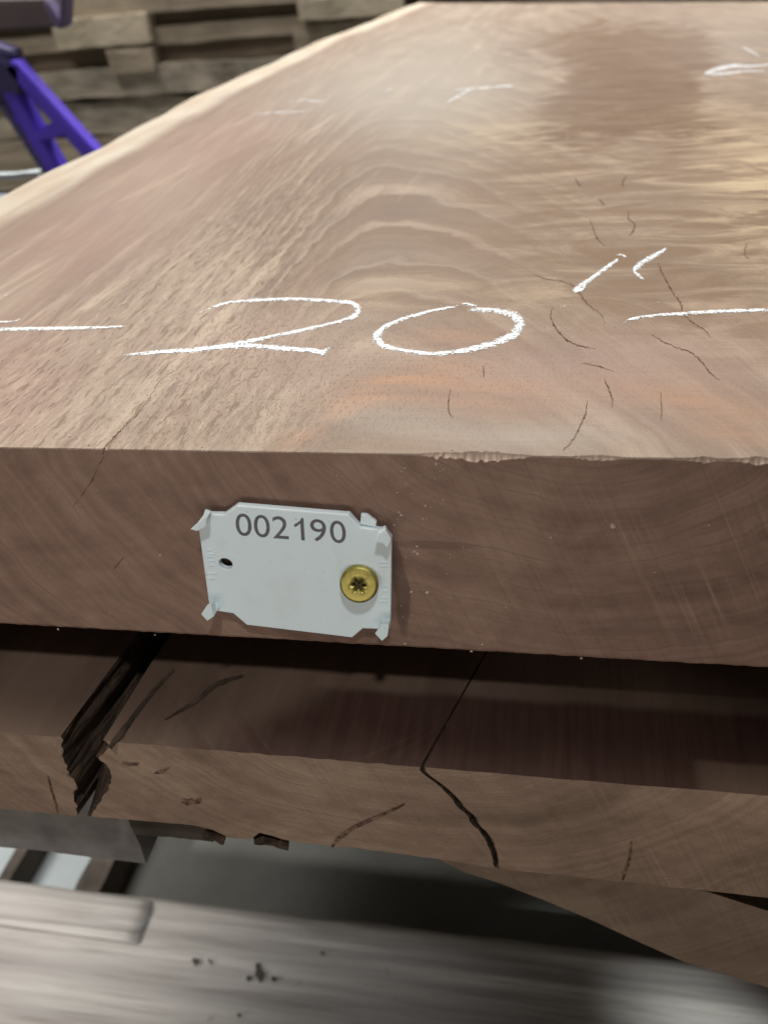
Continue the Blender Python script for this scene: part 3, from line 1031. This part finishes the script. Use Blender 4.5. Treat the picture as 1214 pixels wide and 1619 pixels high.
splitL = [(93, 1164), (92, 1178), (99, 1190), (98, 1203), (107, 1222), (118, 1236), (117, 1256), (120, 1275), (121, 1292)]
splitR = [(166, 1183), (147, 1197), (160, 1207), (170, 1220), (169, 1236), (155, 1262), (138, 1287), (133, 1293)]
crk = [(667, 1222), (700, 1246), (738, 1288), (768, 1324), (780, 1350), (785, 1374)]
lev = np.linspace(0, 1, 26)
LV = []
edge_mat = None
for t in lev:
    ztop_ = tz

    def Zof(x):
        return ztop_ + (zbot(x) - ztop_) * t
    zmid = ztop_ + (zbot(-0.10) - ztop_) * t
    xl_, xr_ = lerp_at(zmid, splitL), lerp_at(zmid, splitR)
    jag = 0.0011 * mn.noise(Vector((t * 21.3, 2.4, 2))) + 0.0005 * mn.noise(Vector((t * 63.7, 5.1, 2)))
    xl_ += jag
    xr_ = max(xr_ + jag * 0.7, xl_ + 0.0009)
    zc = ztop_ + (zbot(0.0) - ztop_) * t
    xc = lerp_at(zc, crk) + 0.0007 * mn.noise(Vector((t * 12, 8, 1)))
    cw = 0.00055 * (0.6 + 0.9 * math.sin(math.pi * min(1, t * 0.9 + 0.05))) * (1 if t < 0.97 else 0.6)
    pts, em = [], []
    for x in np.linspace(-0.36, xl_ - 0.0005, 34):
        pts.append((x, YL + 0.00025 * mn.noise(Vector((x * 300, t * 9, 0)))))
        em.append(1)
    # big split runs back along the fibres
    nb_ = 10
    b0_, b1_ = onz(212, 1010, ZL), onz(275, 1010, ZL)
    sl = (b0_[0] - onz(93, 1164, ZL)[0]) / (b0_[1] - YL)
    sr = (b1_[0] - onz(166, 1183, ZL)[0]) / (b1_[1] - YL)
    for i in range(nb_):
        yy = YL + 0.0003 + (0.20 * (i / (nb_ - 1)) ** 1.3)
        w = 0.0012 * mn.noise(Vector((yy * 160, t * 7, 1))) + 0.0006 * mn.noise(Vector((yy * 700, t * 22, 3)))
        pts.append((xl_ + (yy - YL) * sl + w, yy))
        em.append(3)
    for i in reversed(range(nb_)):
        yy = YL + 0.0003 + (0.20 * (i / (nb_ - 1)) ** 1.3)
        w = 0.0009 * mn.noise(Vector((yy * 160, t * 7, 6)))
        kf = 1.0 - float(smooth(0.30, 0.95, t)) * float(smooth(0.0005, 0.006, yy - YL))
        lx = xl_ + (yy - YL) * sl + 0.0004
        pts.append((max(lx + (xr_ + (yy - YL) * sr + w - lx) * kf, lx), yy))
        em.append(3)
    pts.append((xr_ + 0.0002, YL + 0.0003))
    em.append(3)
    for x in np.linspace(xr_ + 0.0012, xc - cw - 0.0004, 60):
        pts.append((x, YL + 0.00025 * mn.noise(Vector((x * 300, t * 9, 0)))))
        em.append(1)
    sc_ = (onz(760, 1050, ZL)[0] - onz(667, 1222, ZL)[0]) / (onz(760, 1050, ZL)[1] - YL)
    nc = 6
    dd = 0.075 * (1 - 0.7 * t)
    for i in range(nc):
        yy = YL + 0.0001 + dd * i / (nc - 1)
        pts.append((xc - cw + (yy - YL) * sc_ + cw * i / nc, yy))
        em.append(3)
    for i in reversed(range(nc)):
        yy = YL + 0.0001 + dd * i / (nc - 1)
        pts.append((xc + cw + (yy - YL) * sc_ - cw * i / nc * 0.9, yy))
        em.append(3)
    for x in np.linspace(xc + cw + 0.0005, 0.30, 60):
        pts.append((x, YL + 0.00025 * mn.noise(Vector((x * 300, t * 9, 0)))))
        em.append(1)
    pts += [(0.30, 0.95), (-0.36, 0.95)]
    em += [1, 1]
    LV.append([(x, y, Zof(x) + (0.0003 * mn.noise(Vector((x * 260, 4, 4))) if t in (0.0,) else 0)) for x, y in pts])
    edge_mat = em
bm = bmesh.new()
rows = [[bm.verts.new(p) for p in L] for L in LV]
npt = len(LV[0])
for r0, r1 in zip(rows[:-1], rows[1:]):
    for i in range(npt):
        f = bm.faces.new((r0[i], r1[i], r1[(i + 1) % npt], r0[(i + 1) % npt]))
        f.material_index = 2 if (edge_mat[i] == 3) else 1
for row, mi in ((rows[0], 0), (rows[-1], 1)):
    ee = []
    for i in range(npt):
        a, b = row[i], row[(i + 1) % npt]
        e = bm.edges.get((a, b)) or bm.edges.new((a, b))
        ee.append(e)
    r = bmesh.ops.triangle_fill(bm, use_beauty=True, edges=ee)
    for g in r['geom']:
        if isinstance(g, bmesh.types.BMFace):
            g.material_index = mi
bmesh.ops.recalc_face_normals(bm, faces=bm.faces)
me = bpy.data.meshes.new('wood_slab')
bm.to_mesh(me)
bm.free()
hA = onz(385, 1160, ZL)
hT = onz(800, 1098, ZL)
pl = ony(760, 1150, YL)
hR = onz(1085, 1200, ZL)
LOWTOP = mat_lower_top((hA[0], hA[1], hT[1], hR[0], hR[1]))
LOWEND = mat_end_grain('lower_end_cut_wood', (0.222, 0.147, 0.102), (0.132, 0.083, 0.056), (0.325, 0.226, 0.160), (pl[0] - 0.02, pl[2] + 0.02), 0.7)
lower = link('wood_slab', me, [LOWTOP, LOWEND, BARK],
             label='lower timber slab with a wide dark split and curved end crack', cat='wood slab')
for i, pts in enumerate([[(640, 1271, 2), (600, 1290, 5), (560, 1308, 6), (535, 1326, 6), (524, 1340, 3)], [(998, 1330, 2), (997, 1350, 4), (990, 1375, 5), (983, 1392, 2)],
                         [(76, 1226, 2), (82, 1250, 3), (88, 1270, 3), (92, 1286, 1)], [(193, 1206, 4), (205, 1208, 4), (220, 1207, 3)], [(244, 1222, 2), (255, 1220, 4), (268, 1213, 2)],
                         [(288, 1265, 6), (296, 1268, 8), (305, 1264, 5)], [(306, 1268, 4), (314, 1266, 7), (318, 1262, 3)]]):
    stroke('drying_crack', pts, CRACK, lower, h=0.00002, zoff=0.0003, n=24, jit=0.14, seed=160 + i, cols=3, plane='y', pv=YL)
for i, pts in enumerate([[(174, 1185, 8), (190, 1163, 10), (215, 1130, 7), (245, 1092, 6), (275, 1060, 4)], [(260, 1140, 2), (310, 1110, 6), (340, 1085, 8), (385, 1070, 4)]]):
    stroke('drying_crack', pts, BARK, lower, h=0.00002, zoff=0.0004, n=30, jit=0.12, seed=180 + i, cols=3, pv=ZL)
# bark left hanging under the lower edge
for i, (a, b, w, h) in enumerate([(345, 1318, 34, 12), (432, 1326, 58, 11)]):
    p = ony(a, b, YL + 0.004)
    me = rough_box('bark_piece', (w * 0.00017, 0.006, h * 0.00017), BARK, 3 + i, (10, 3, 4), 0.0009, 300.0)
    o = link('bark_piece', me, [BARK], lower)
    o.location = (p[0], p[1], p[2] + 0.0002)

# ------------------------------------------------------------------ third slab underneath
Y3 = 0.004
o3 = [(690, 1358), (735, 1380), (790, 1397), (860, 1424), (930, 1453), (1010, 1490), (1080, 1521), (1150, 1543), (1214, 1562), (1330, 1600), (1500, 1625), (1500, 1480), (1330, 1462), (1214, 1441), (1160, 1424), (1120, 1411), (1040, 1396), (900, 1380)]
bm = bmesh.new()
fr = []
for (a, b) in o3:
    p = ony(a, b, Y3)
    fr.append(p)
rows = []
for k, yy in enumerate((0.0, 0.001, 0.05, 0.15, 0.3, 0.9)):
    rows.append([bm.verts.new((p[0] + (0.003 * mn.noise(Vector((p[0] * 90, yy * 20, p[2] * 90))) if k > 1 else 0), Y3 + yy, p[2] + (0.0 if k != 0 else 0) + (0.002 * mn.noise(Vector((p[0] * 90, yy * 20 + 4, p[2] * 90))) if 1 < k else 0))) for p in fr])
k3 = len(fr)
f = bm.faces.new(rows[0])
f.material_index = 0
for r0, r1 in zip(rows[:-1], rows[1:]):
    for i in range(k3):
        f = bm.faces.new((r0[i], r1[i], r1[(i + 1) % k3], r0[(i + 1) % k3]))
        f.material_index = 1
bm.faces.new(rows[-1][::-1])
bmesh.ops.triangulate(bm, faces=[f for f in bm.faces if len(f.verts) > 4])
bmesh.ops.recalc_face_normals(bm, faces=bm.faces)
me = bpy.data.meshes.new('wood_slab')
bm.to_mesh(me)
bm.free()
THIRD = mat_end_grain('third_end_cut_wood', (0.195, 0.132, 0.092), (0.125, 0.082, 0.058), (0.25, 0.178, 0.128), (pl[0], pl[2] - 0.06), 0.7)
link('wood_slab', me, [THIRD, mat_bark('third_bark', (0.06, 0.043, 0.03), (0.17, 0.125, 0.09), 80.0, 0.002)],
     label='bottom timber slab with a slanting underside, partly hidden beneath the split slab', cat='wood slab')

# ------------------------------------------------------------------ bearers carrying the stack
zb = zbot(-0.13) - 0.0006
GREYB = mat_plain('grey_bearer_wood', (0.17, 0.155, 0.145), 0.85, 0.35, 45.0, bump=0.001, spec=0.2)
pe = ony(230, 1366, 0.010)
hb = zb - pe[2]
me = rough_box('bearer', (0.5, 0.07, hb - 0.001), GREYB, 2, (60, 8, 6), 0.0010, 60.0)
o = link('bearer', me, [GREYB], label='grey square timber bearer under the left corner of the split slab', cat='bearer')
o.location = (pe[0] - 0.25, 0.010 + 0.035, zb - hb)
DKB = mat_plain('dark_strip_wood', (0.055, 0.042, 0.034), 0.9, 0.35, 45.0, bump=0.001, spec=0.15)
pe2, pe3 = ony(338, 1331, -0.012), ony(214, 1325, -0.012)
me = rough_box('dark_strip', (pe2[0] - pe3[0], 0.05, zb - pe2[2] + 0.0005), DKB, 5, (60, 8, 4), 0.0006, 90.0)  # dark strip filling the dark band right of the grey bearer
o = link('dark_strip', me, [DKB], label='thin dark strip under the split slab, right of the grey bearer', cat='packing strip')
o.location = ((pe2[0] + pe3[0]) / 2, -0.012 + 0.025, pe2[2])

# ------------------------------------------------------------------ floor-level boards
PLK = mat_planks()
ZP = -0.45


def plank(pxl, pxr, yfar, ynear, ztop_, th, seed, label, ridge=0.0010):
    """a weathered board along x with worn ridges, top at ztop_"""
    x0, x1 = pxl, pxr
    nx, ny = 90, 70
    vs, fs = [], []
    for j in range(ny + 1):
        v = j / ny
        yy = ynear + (yfar - ynear) * v
        for i in range(nx + 1):
            xx = x0 + (x1 - x0) * i / nx
            zz = ztop_ + ridge * (mn.noise(Vector((xx * 3, yy * 150, seed))) + 0.5 * mn.noise(Vector((xx * 8, yy * 420, seed + 3)))) + 0.0015 * mn.noise(Vector((xx * 25, yy * 25, seed + 8)))
            edge_d = min(v, 1 - v) * (yfar - ynear)
            zz -= 0.25 * min(th, 0.012) * max(0, 1 - edge_d / 0.006) ** 2
            zz -= 0.25 * min(th, 0.012) * max(0, 1 - (x1 - xx) / 0.008) ** 2
            vs.append((xx + (0.002 * mn.noise(Vector((yy * 60, seed, 0))) if i in (0, nx) else 0), yy + (0.0025 * mn.noise(Vector((xx * 14, seed, v))) if j in (0, ny) else 0), zz))
    for j in range(ny):
        for i in range(nx):
            k = j * (nx + 1) + i
            fs.append((k, k + 1, k + nx + 2, k + nx + 1))
    # skirt and base
    bd = [i for i in range(nx + 1)] + [j * (nx + 1) + nx for j in range(1, ny + 1)] + [ny * (nx + 1) + i for i in range(nx - 1, -1, -1)] + [j * (nx + 1) for j in range(ny - 1, 0, -1)]
    b0 = len(vs)
    for k in bd:
        vs.append((vs[k][0], vs[k][1], ztop_ - th))
    L = len(bd)
    for i in range(L):
        fs.append((bd[(i + 1) % L], bd[i], b0 + i, b0 + (i + 1) % L))
    fs.append(tuple(b0 + i for i in reversed(range(L))))
    me = mesh_from('plank', vs, fs, smooth=True)
    return link('plank', me, [PLK], label=label, cat='plank', group='weathered planks on the floor')


pa, pb = onz(0, 1390, ZP + 0.005), onz(238, 1427, ZP + 0.005)
yy_ = onz(607, 1457, ZP)[1]
plank(-1.3, pb[0], pa[1], onz(0, 1462, ZP)[1], ZP + 0.0002, 0.0025, 1, 'thin pale plank whose cut end sits on the wide plank at the lower left')
NICK = mat_plain('dark_nick', (0.07, 0.06, 0.055), 0.95, 0.3, 300.0, spec=0.1)
wide = plank(-1.3, 1.1, yy_, yy_ - 0.20, ZP - 0.002, 0.06, 3, 'wide weathered grey plank with dark nicks along the bottom of the photo')
for i, pts in enumerate([[(408, 1526, 6), (411, 1542, 13), (414, 1556, 6)], [(392, 1547, 8), (397, 1553, 9)], [(430, 1549, 8), (438, 1553, 9)], [(306, 1519, 8), (314, 1527, 10)], [(330, 1520, 4), (337, 1527, 5)],
                         [(508, 1508, 5), (513, 1513, 5)], [(377, 1606, 5), (381, 1611, 6)]]):
    stroke('nick', pts, NICK, wide, h=0.0004, zoff=0.0016, n=10, jit=0.2, seed=200 + i, cols=3, pv=ZP - 0.002)

# dark runners and a bluish white sheet added for the brighter floor between
DRK = mat_plain('dark_runner_wood', (0.10, 0.085, 0.072), 0.9, 0.3, 40.0, bump=0.001, spec=0.15)
SHEET = mat_plain('bluish_white', (0.44, 0.50, 0.52), 0.6, 0.06, 30.0)


def runner(px_a, label, wd):
    a = onz(px_a[0], px_a[1], ZF + 0.03)
    me = rough_box('runner', (wd, 0.6, 0.03), DRK, 4 + px_a[0], (4, 40, 4), 0.001, 60.0)
    o = link('runner', me, [DRK], label=label, cat='runner', group='dark runners on the floor')
    o.location = (a[0], a[1] + 0.10, ZF + 0.001)
    return o


runner((18, 1372), 'dark timber runner on the floor left of the added white sheet', 0.010)
runner((150, 1385), 'dark timber runner on the floor right of the added white sheet', 0.020)
s0, s1 = onz(-60, 1372, ZF), onz(150, 1385, ZF)
bm = bmesh.new()
box(bm, s0[0], s1[0] + 0.004, s0[1] - 0.06, s0[1] + 0.20, ZF + 0.0004, ZF + 0.004)
bmesh.ops.translate(bm, verts=bm.verts, vec=(0, 0, 0))
bmesh.ops.bevel(bm, geom=list(bm.edges), offset=0.0008, segments=1, affect='EDGES')
me = bpy.data.meshes.new('sheet')  # sheet added for the brighter floor strip
bm.to_mesh(me)
bm.free()
# kept just under the runners
sheet = link('sheet', me, [SHEET], label='bluish white sheet added for the brighter floor strip beneath the grey bearer', cat='sheet')
sheet.location = (0, 0, -0.0003)

# ------------------------------------------------------------------ background stack
YB = 2.0
FW1 = mat_far_wood('far_grey_board', (0.19, 0.155, 0.115), (0.38, 0.32, 0.245))
FW2 = mat_far_wood('far_rough_board', (0.13, 0.11, 0.085), (0.42, 0.37, 0.30), 7, 22)
FW3 = mat_far_wood('far_beige_block', (0.33, 0.28, 0.21), (0.54, 0.47, 0.36), 8, 10)


FW4 = mat_far_wood('far_gap_shade', (0.10, 0.076, 0.053), (0.17, 0.13, 0.095))  # dark tone of the fillers, painted for shade inside the gaps


def zat(pyv, pxv=350):
    return ony(pxv, pyv, YB)[2]


grp = 'boards and gap fillers in the far stack'
rowsB = [(-75, 11, FW1, 'top board of the far stack, above the upper dark gap', 0.006),
         (34, 64, FW1, 'thin grey board of the far stack between the two dark gaps', 0.006),
         (96, 143, FW2, 'rough grey board of the far stack under the lower dark gap', 0.020),
         (147, 203, FW2, 'lumpy grey board low in the far stack', 0.026),
         (207, 285, FW1, 'bottom visible board of the far stack', 0.010)]
for i, (a, b, m, lab, amp) in enumerate(rowsB):
    z1, z0 = zat(a), zat(b)
    me = rough_box('stacked_board_or_filler', (3.6, 0.5, z1 - z0), m, 11 + i, (150, 6, 6), amp * 0.5, 6.0)
    o = link('stacked_board_or_filler', me, [m], label=lab, cat='board', group=grp)
    o.location = (-0.7, YB + 0.25 + 0.02 * (i % 2), z0)


for a, b, lab in ((8, 37, 'dark brown filler for the shade inside the upper gap of the far stack'), (62, 99, 'dark brown filler for the shade inside the lower gap of the far stack'), (140, 150, 'dark sliver of filler for the shade in the low gap of the far stack')):
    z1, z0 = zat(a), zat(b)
    me = rough_box('stacked_board_or_filler', (3.4, 0.4, z1 - z0), FW4, 31 + a, (60, 4, 4), 0.002, 9.0)
    o = link('stacked_board_or_filler', me, [FW4], label=lab, cat='board', group=grp)
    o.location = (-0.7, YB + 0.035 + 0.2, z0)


def spacer(pxa, pxb, a, b, lab, m=None, yo=-0.02):
    m = m or FW3
    xm = (pxa + pxb) / 2
    z1, z0 = zat(a, xm), zat(b, xm)
    x0, x1 = ony(pxa, (a + b) / 2, YB)[0], ony(pxb, (a + b) / 2, YB)[0]
    me = rough_box('spacer_block', (x1 - x0, 0.3, z1 - z0), m, pxa, (10, 6, 6), 0.003, 25.0)
    o = link('spacer_block', me, [m], label=lab, cat='spacer block', group='spacer blocks in the far stack')
    o.location = ((x0 + x1) / 2, YB + 0.15 + yo, z0)


spacer(90, 238, 24, 71, 'wide beige spacer block beside the left ends of both dark gaps')
spacer(176, 246, 74, 112, 'small brown spacer block at the left end of the lower dark gap', FW1)
spacer(474, 640, -8, 24, 'pale spacer block at the right end of the upper dark gap')
spacer(462, 560, 38, 88, 'grey spacer block at the right end of the lower dark gap', FW1, 0.01)
# dark deep interior of that stack
n_ = NT('shed_wall_paint')
WALL = n_.done(n_.ramp(n_.noise(n_.pos(), 3.0, 4, 0.6), [(0.3, (0.05, 0.045, 0.04)), (0.7, (0.09, 0.08, 0.07))]), 0.9)
bm = bmesh.new()
box(bm, -9, 9, 4.2, 4.3, ZF - 0.1, 3.2)
me = bpy.data.meshes.new('wall')
bm.to_mesh(me)
bm.free()
link('wall', me, [WALL], kind='structure')

# ------------------------------------------------------------------ purple plastic bracket
PURP = mat_plain('purple_plastic', (0.095, 0.045, 0.58), 0.45, 0.12, 20.0)
DPUR = mat_plain('dark_purple_plastic', (0.035, 0.027, 0.105), 0.5, 0.12, 20.0)
YP = 0.85
po = ony(60, 200, YP)
br_ = thing('bracket', 'purple plastic lattice bracket standing behind the live edge', 'bracket', tuple(po))


def bar(name, p, q, wa, wb, mat, depth=0.024, yo=0.0):
    a, b = ony(*p, YP) - po, ony(*q, YP) - po
    s = np.linalg.norm(ony(p[0] + 10, p[1], YP) - ony(p[0], p[1], YP)) / 10
    d = (b - a) / np.linalg.norm(b - a)
    nrm = np.array([-d[2], 0, d[0]])
    bm = bmesh.new()
    vs = []
    for yv in (yo - depth / 2, yo + depth / 2):
        for c, w in ((a, wa), (b, wb)):
            for sg in (-1, 1):
                v = c + nrm * sg * w * s / 2
                vs.append(bm.verts.new((v[0], yv, v[2])))
    for f in ((0, 1, 3, 2), (4, 6, 7, 5), (0, 4, 5, 1), (2, 3, 7, 6), (0, 2, 6, 4), (1, 5, 7, 3)):
        bm.faces.new([vs[i] for i in f])
    bmesh.ops.recalc_face_normals(bm, faces=bm.faces)
    bmesh.ops.bevel(bm, geom=list(bm.edges), offset=0.0025, segments=2, affect='EDGES')
    me = bpy.data.meshes.new(name)
    bm.to_mesh(me)
    bm.free()
    return link(name, me, [mat], br_)


bar('rail', (20, 98), (175, 272), 20, 23, PURP)
bar('rail', (12, 128), (110, 300), 24, 24, PURP, yo=0.002)
bar('rail', (-12, 165), (75, 300), 16, 16, mat_plain('grey_purple_plastic', (0.085, 0.065, 0.19), 0.5, 0.12, 20.0), yo=0.03)
bar('web', (62, 212), (116, 196), 17, 22, PURP, depth=0.021, yo=-0.001)
bar('web', (22, 190), (46, 183), 12, 16, PURP, depth=0.019, yo=0.006)
bar('web', (-6, 160), (30, 138), 16, 16, DPUR, depth=0.019, yo=0.003)
bar('hub', (-30, 112), (40, 124), 62, 38, DPUR, depth=0.032, yo=0.004)
bar('upper_rail', (62, 2), (88, 46), 9, 11, mat_plain('grey_lilac_plastic', (0.13, 0.105, 0.20), 0.5, 0.12, 20.0), yo=0.02)
bar('upper_rail', (92, -20), (90, 44), 9, 9, bpy.data.materials['grey_lilac_plastic'], yo=0.021)
bar('arm', (-40, 30), (60, 26), 40, 36, mat_plain('brown_plastic', (0.10, 0.075, 0.075), 0.6, 0.15, 20.0), yo=0.05)
bar('arm', (-30, 80), (20, 100), 30, 34, DPUR, depth=0.03, yo=0.01)

# pale strip lying beside the live edge
pw_ = onz(22, 279, -0.05)
me = rough_box('strip', (0.040, 0.010, 0.004), SHEET, 9, (10, 3, 2), 0.0006, 80.0)
o = link('strip', me, [SHEET], label='short white strip lying just beyond the live edge at the far left', cat='strip')
o.location = (pw_[0] - 0.01, pw_[1] + 0.02, -0.055)
o.rotation_euler = (0, 0, R(8))
me = rough_box('carton', (0.05, 0.05, 0.445), SHEET, 14, (8, 6, 10), 0.002, 20.0)
o = link('post', me, [mat_plain('blue_grey_post', (0.20, 0.22, 0.27), 0.8, 0.1, 20.0)], label='blue grey block under the short white strip', cat='post')
o.location = (pw_[0] - 0.028, pw_[1] + 0.02, ZF + 0.002)
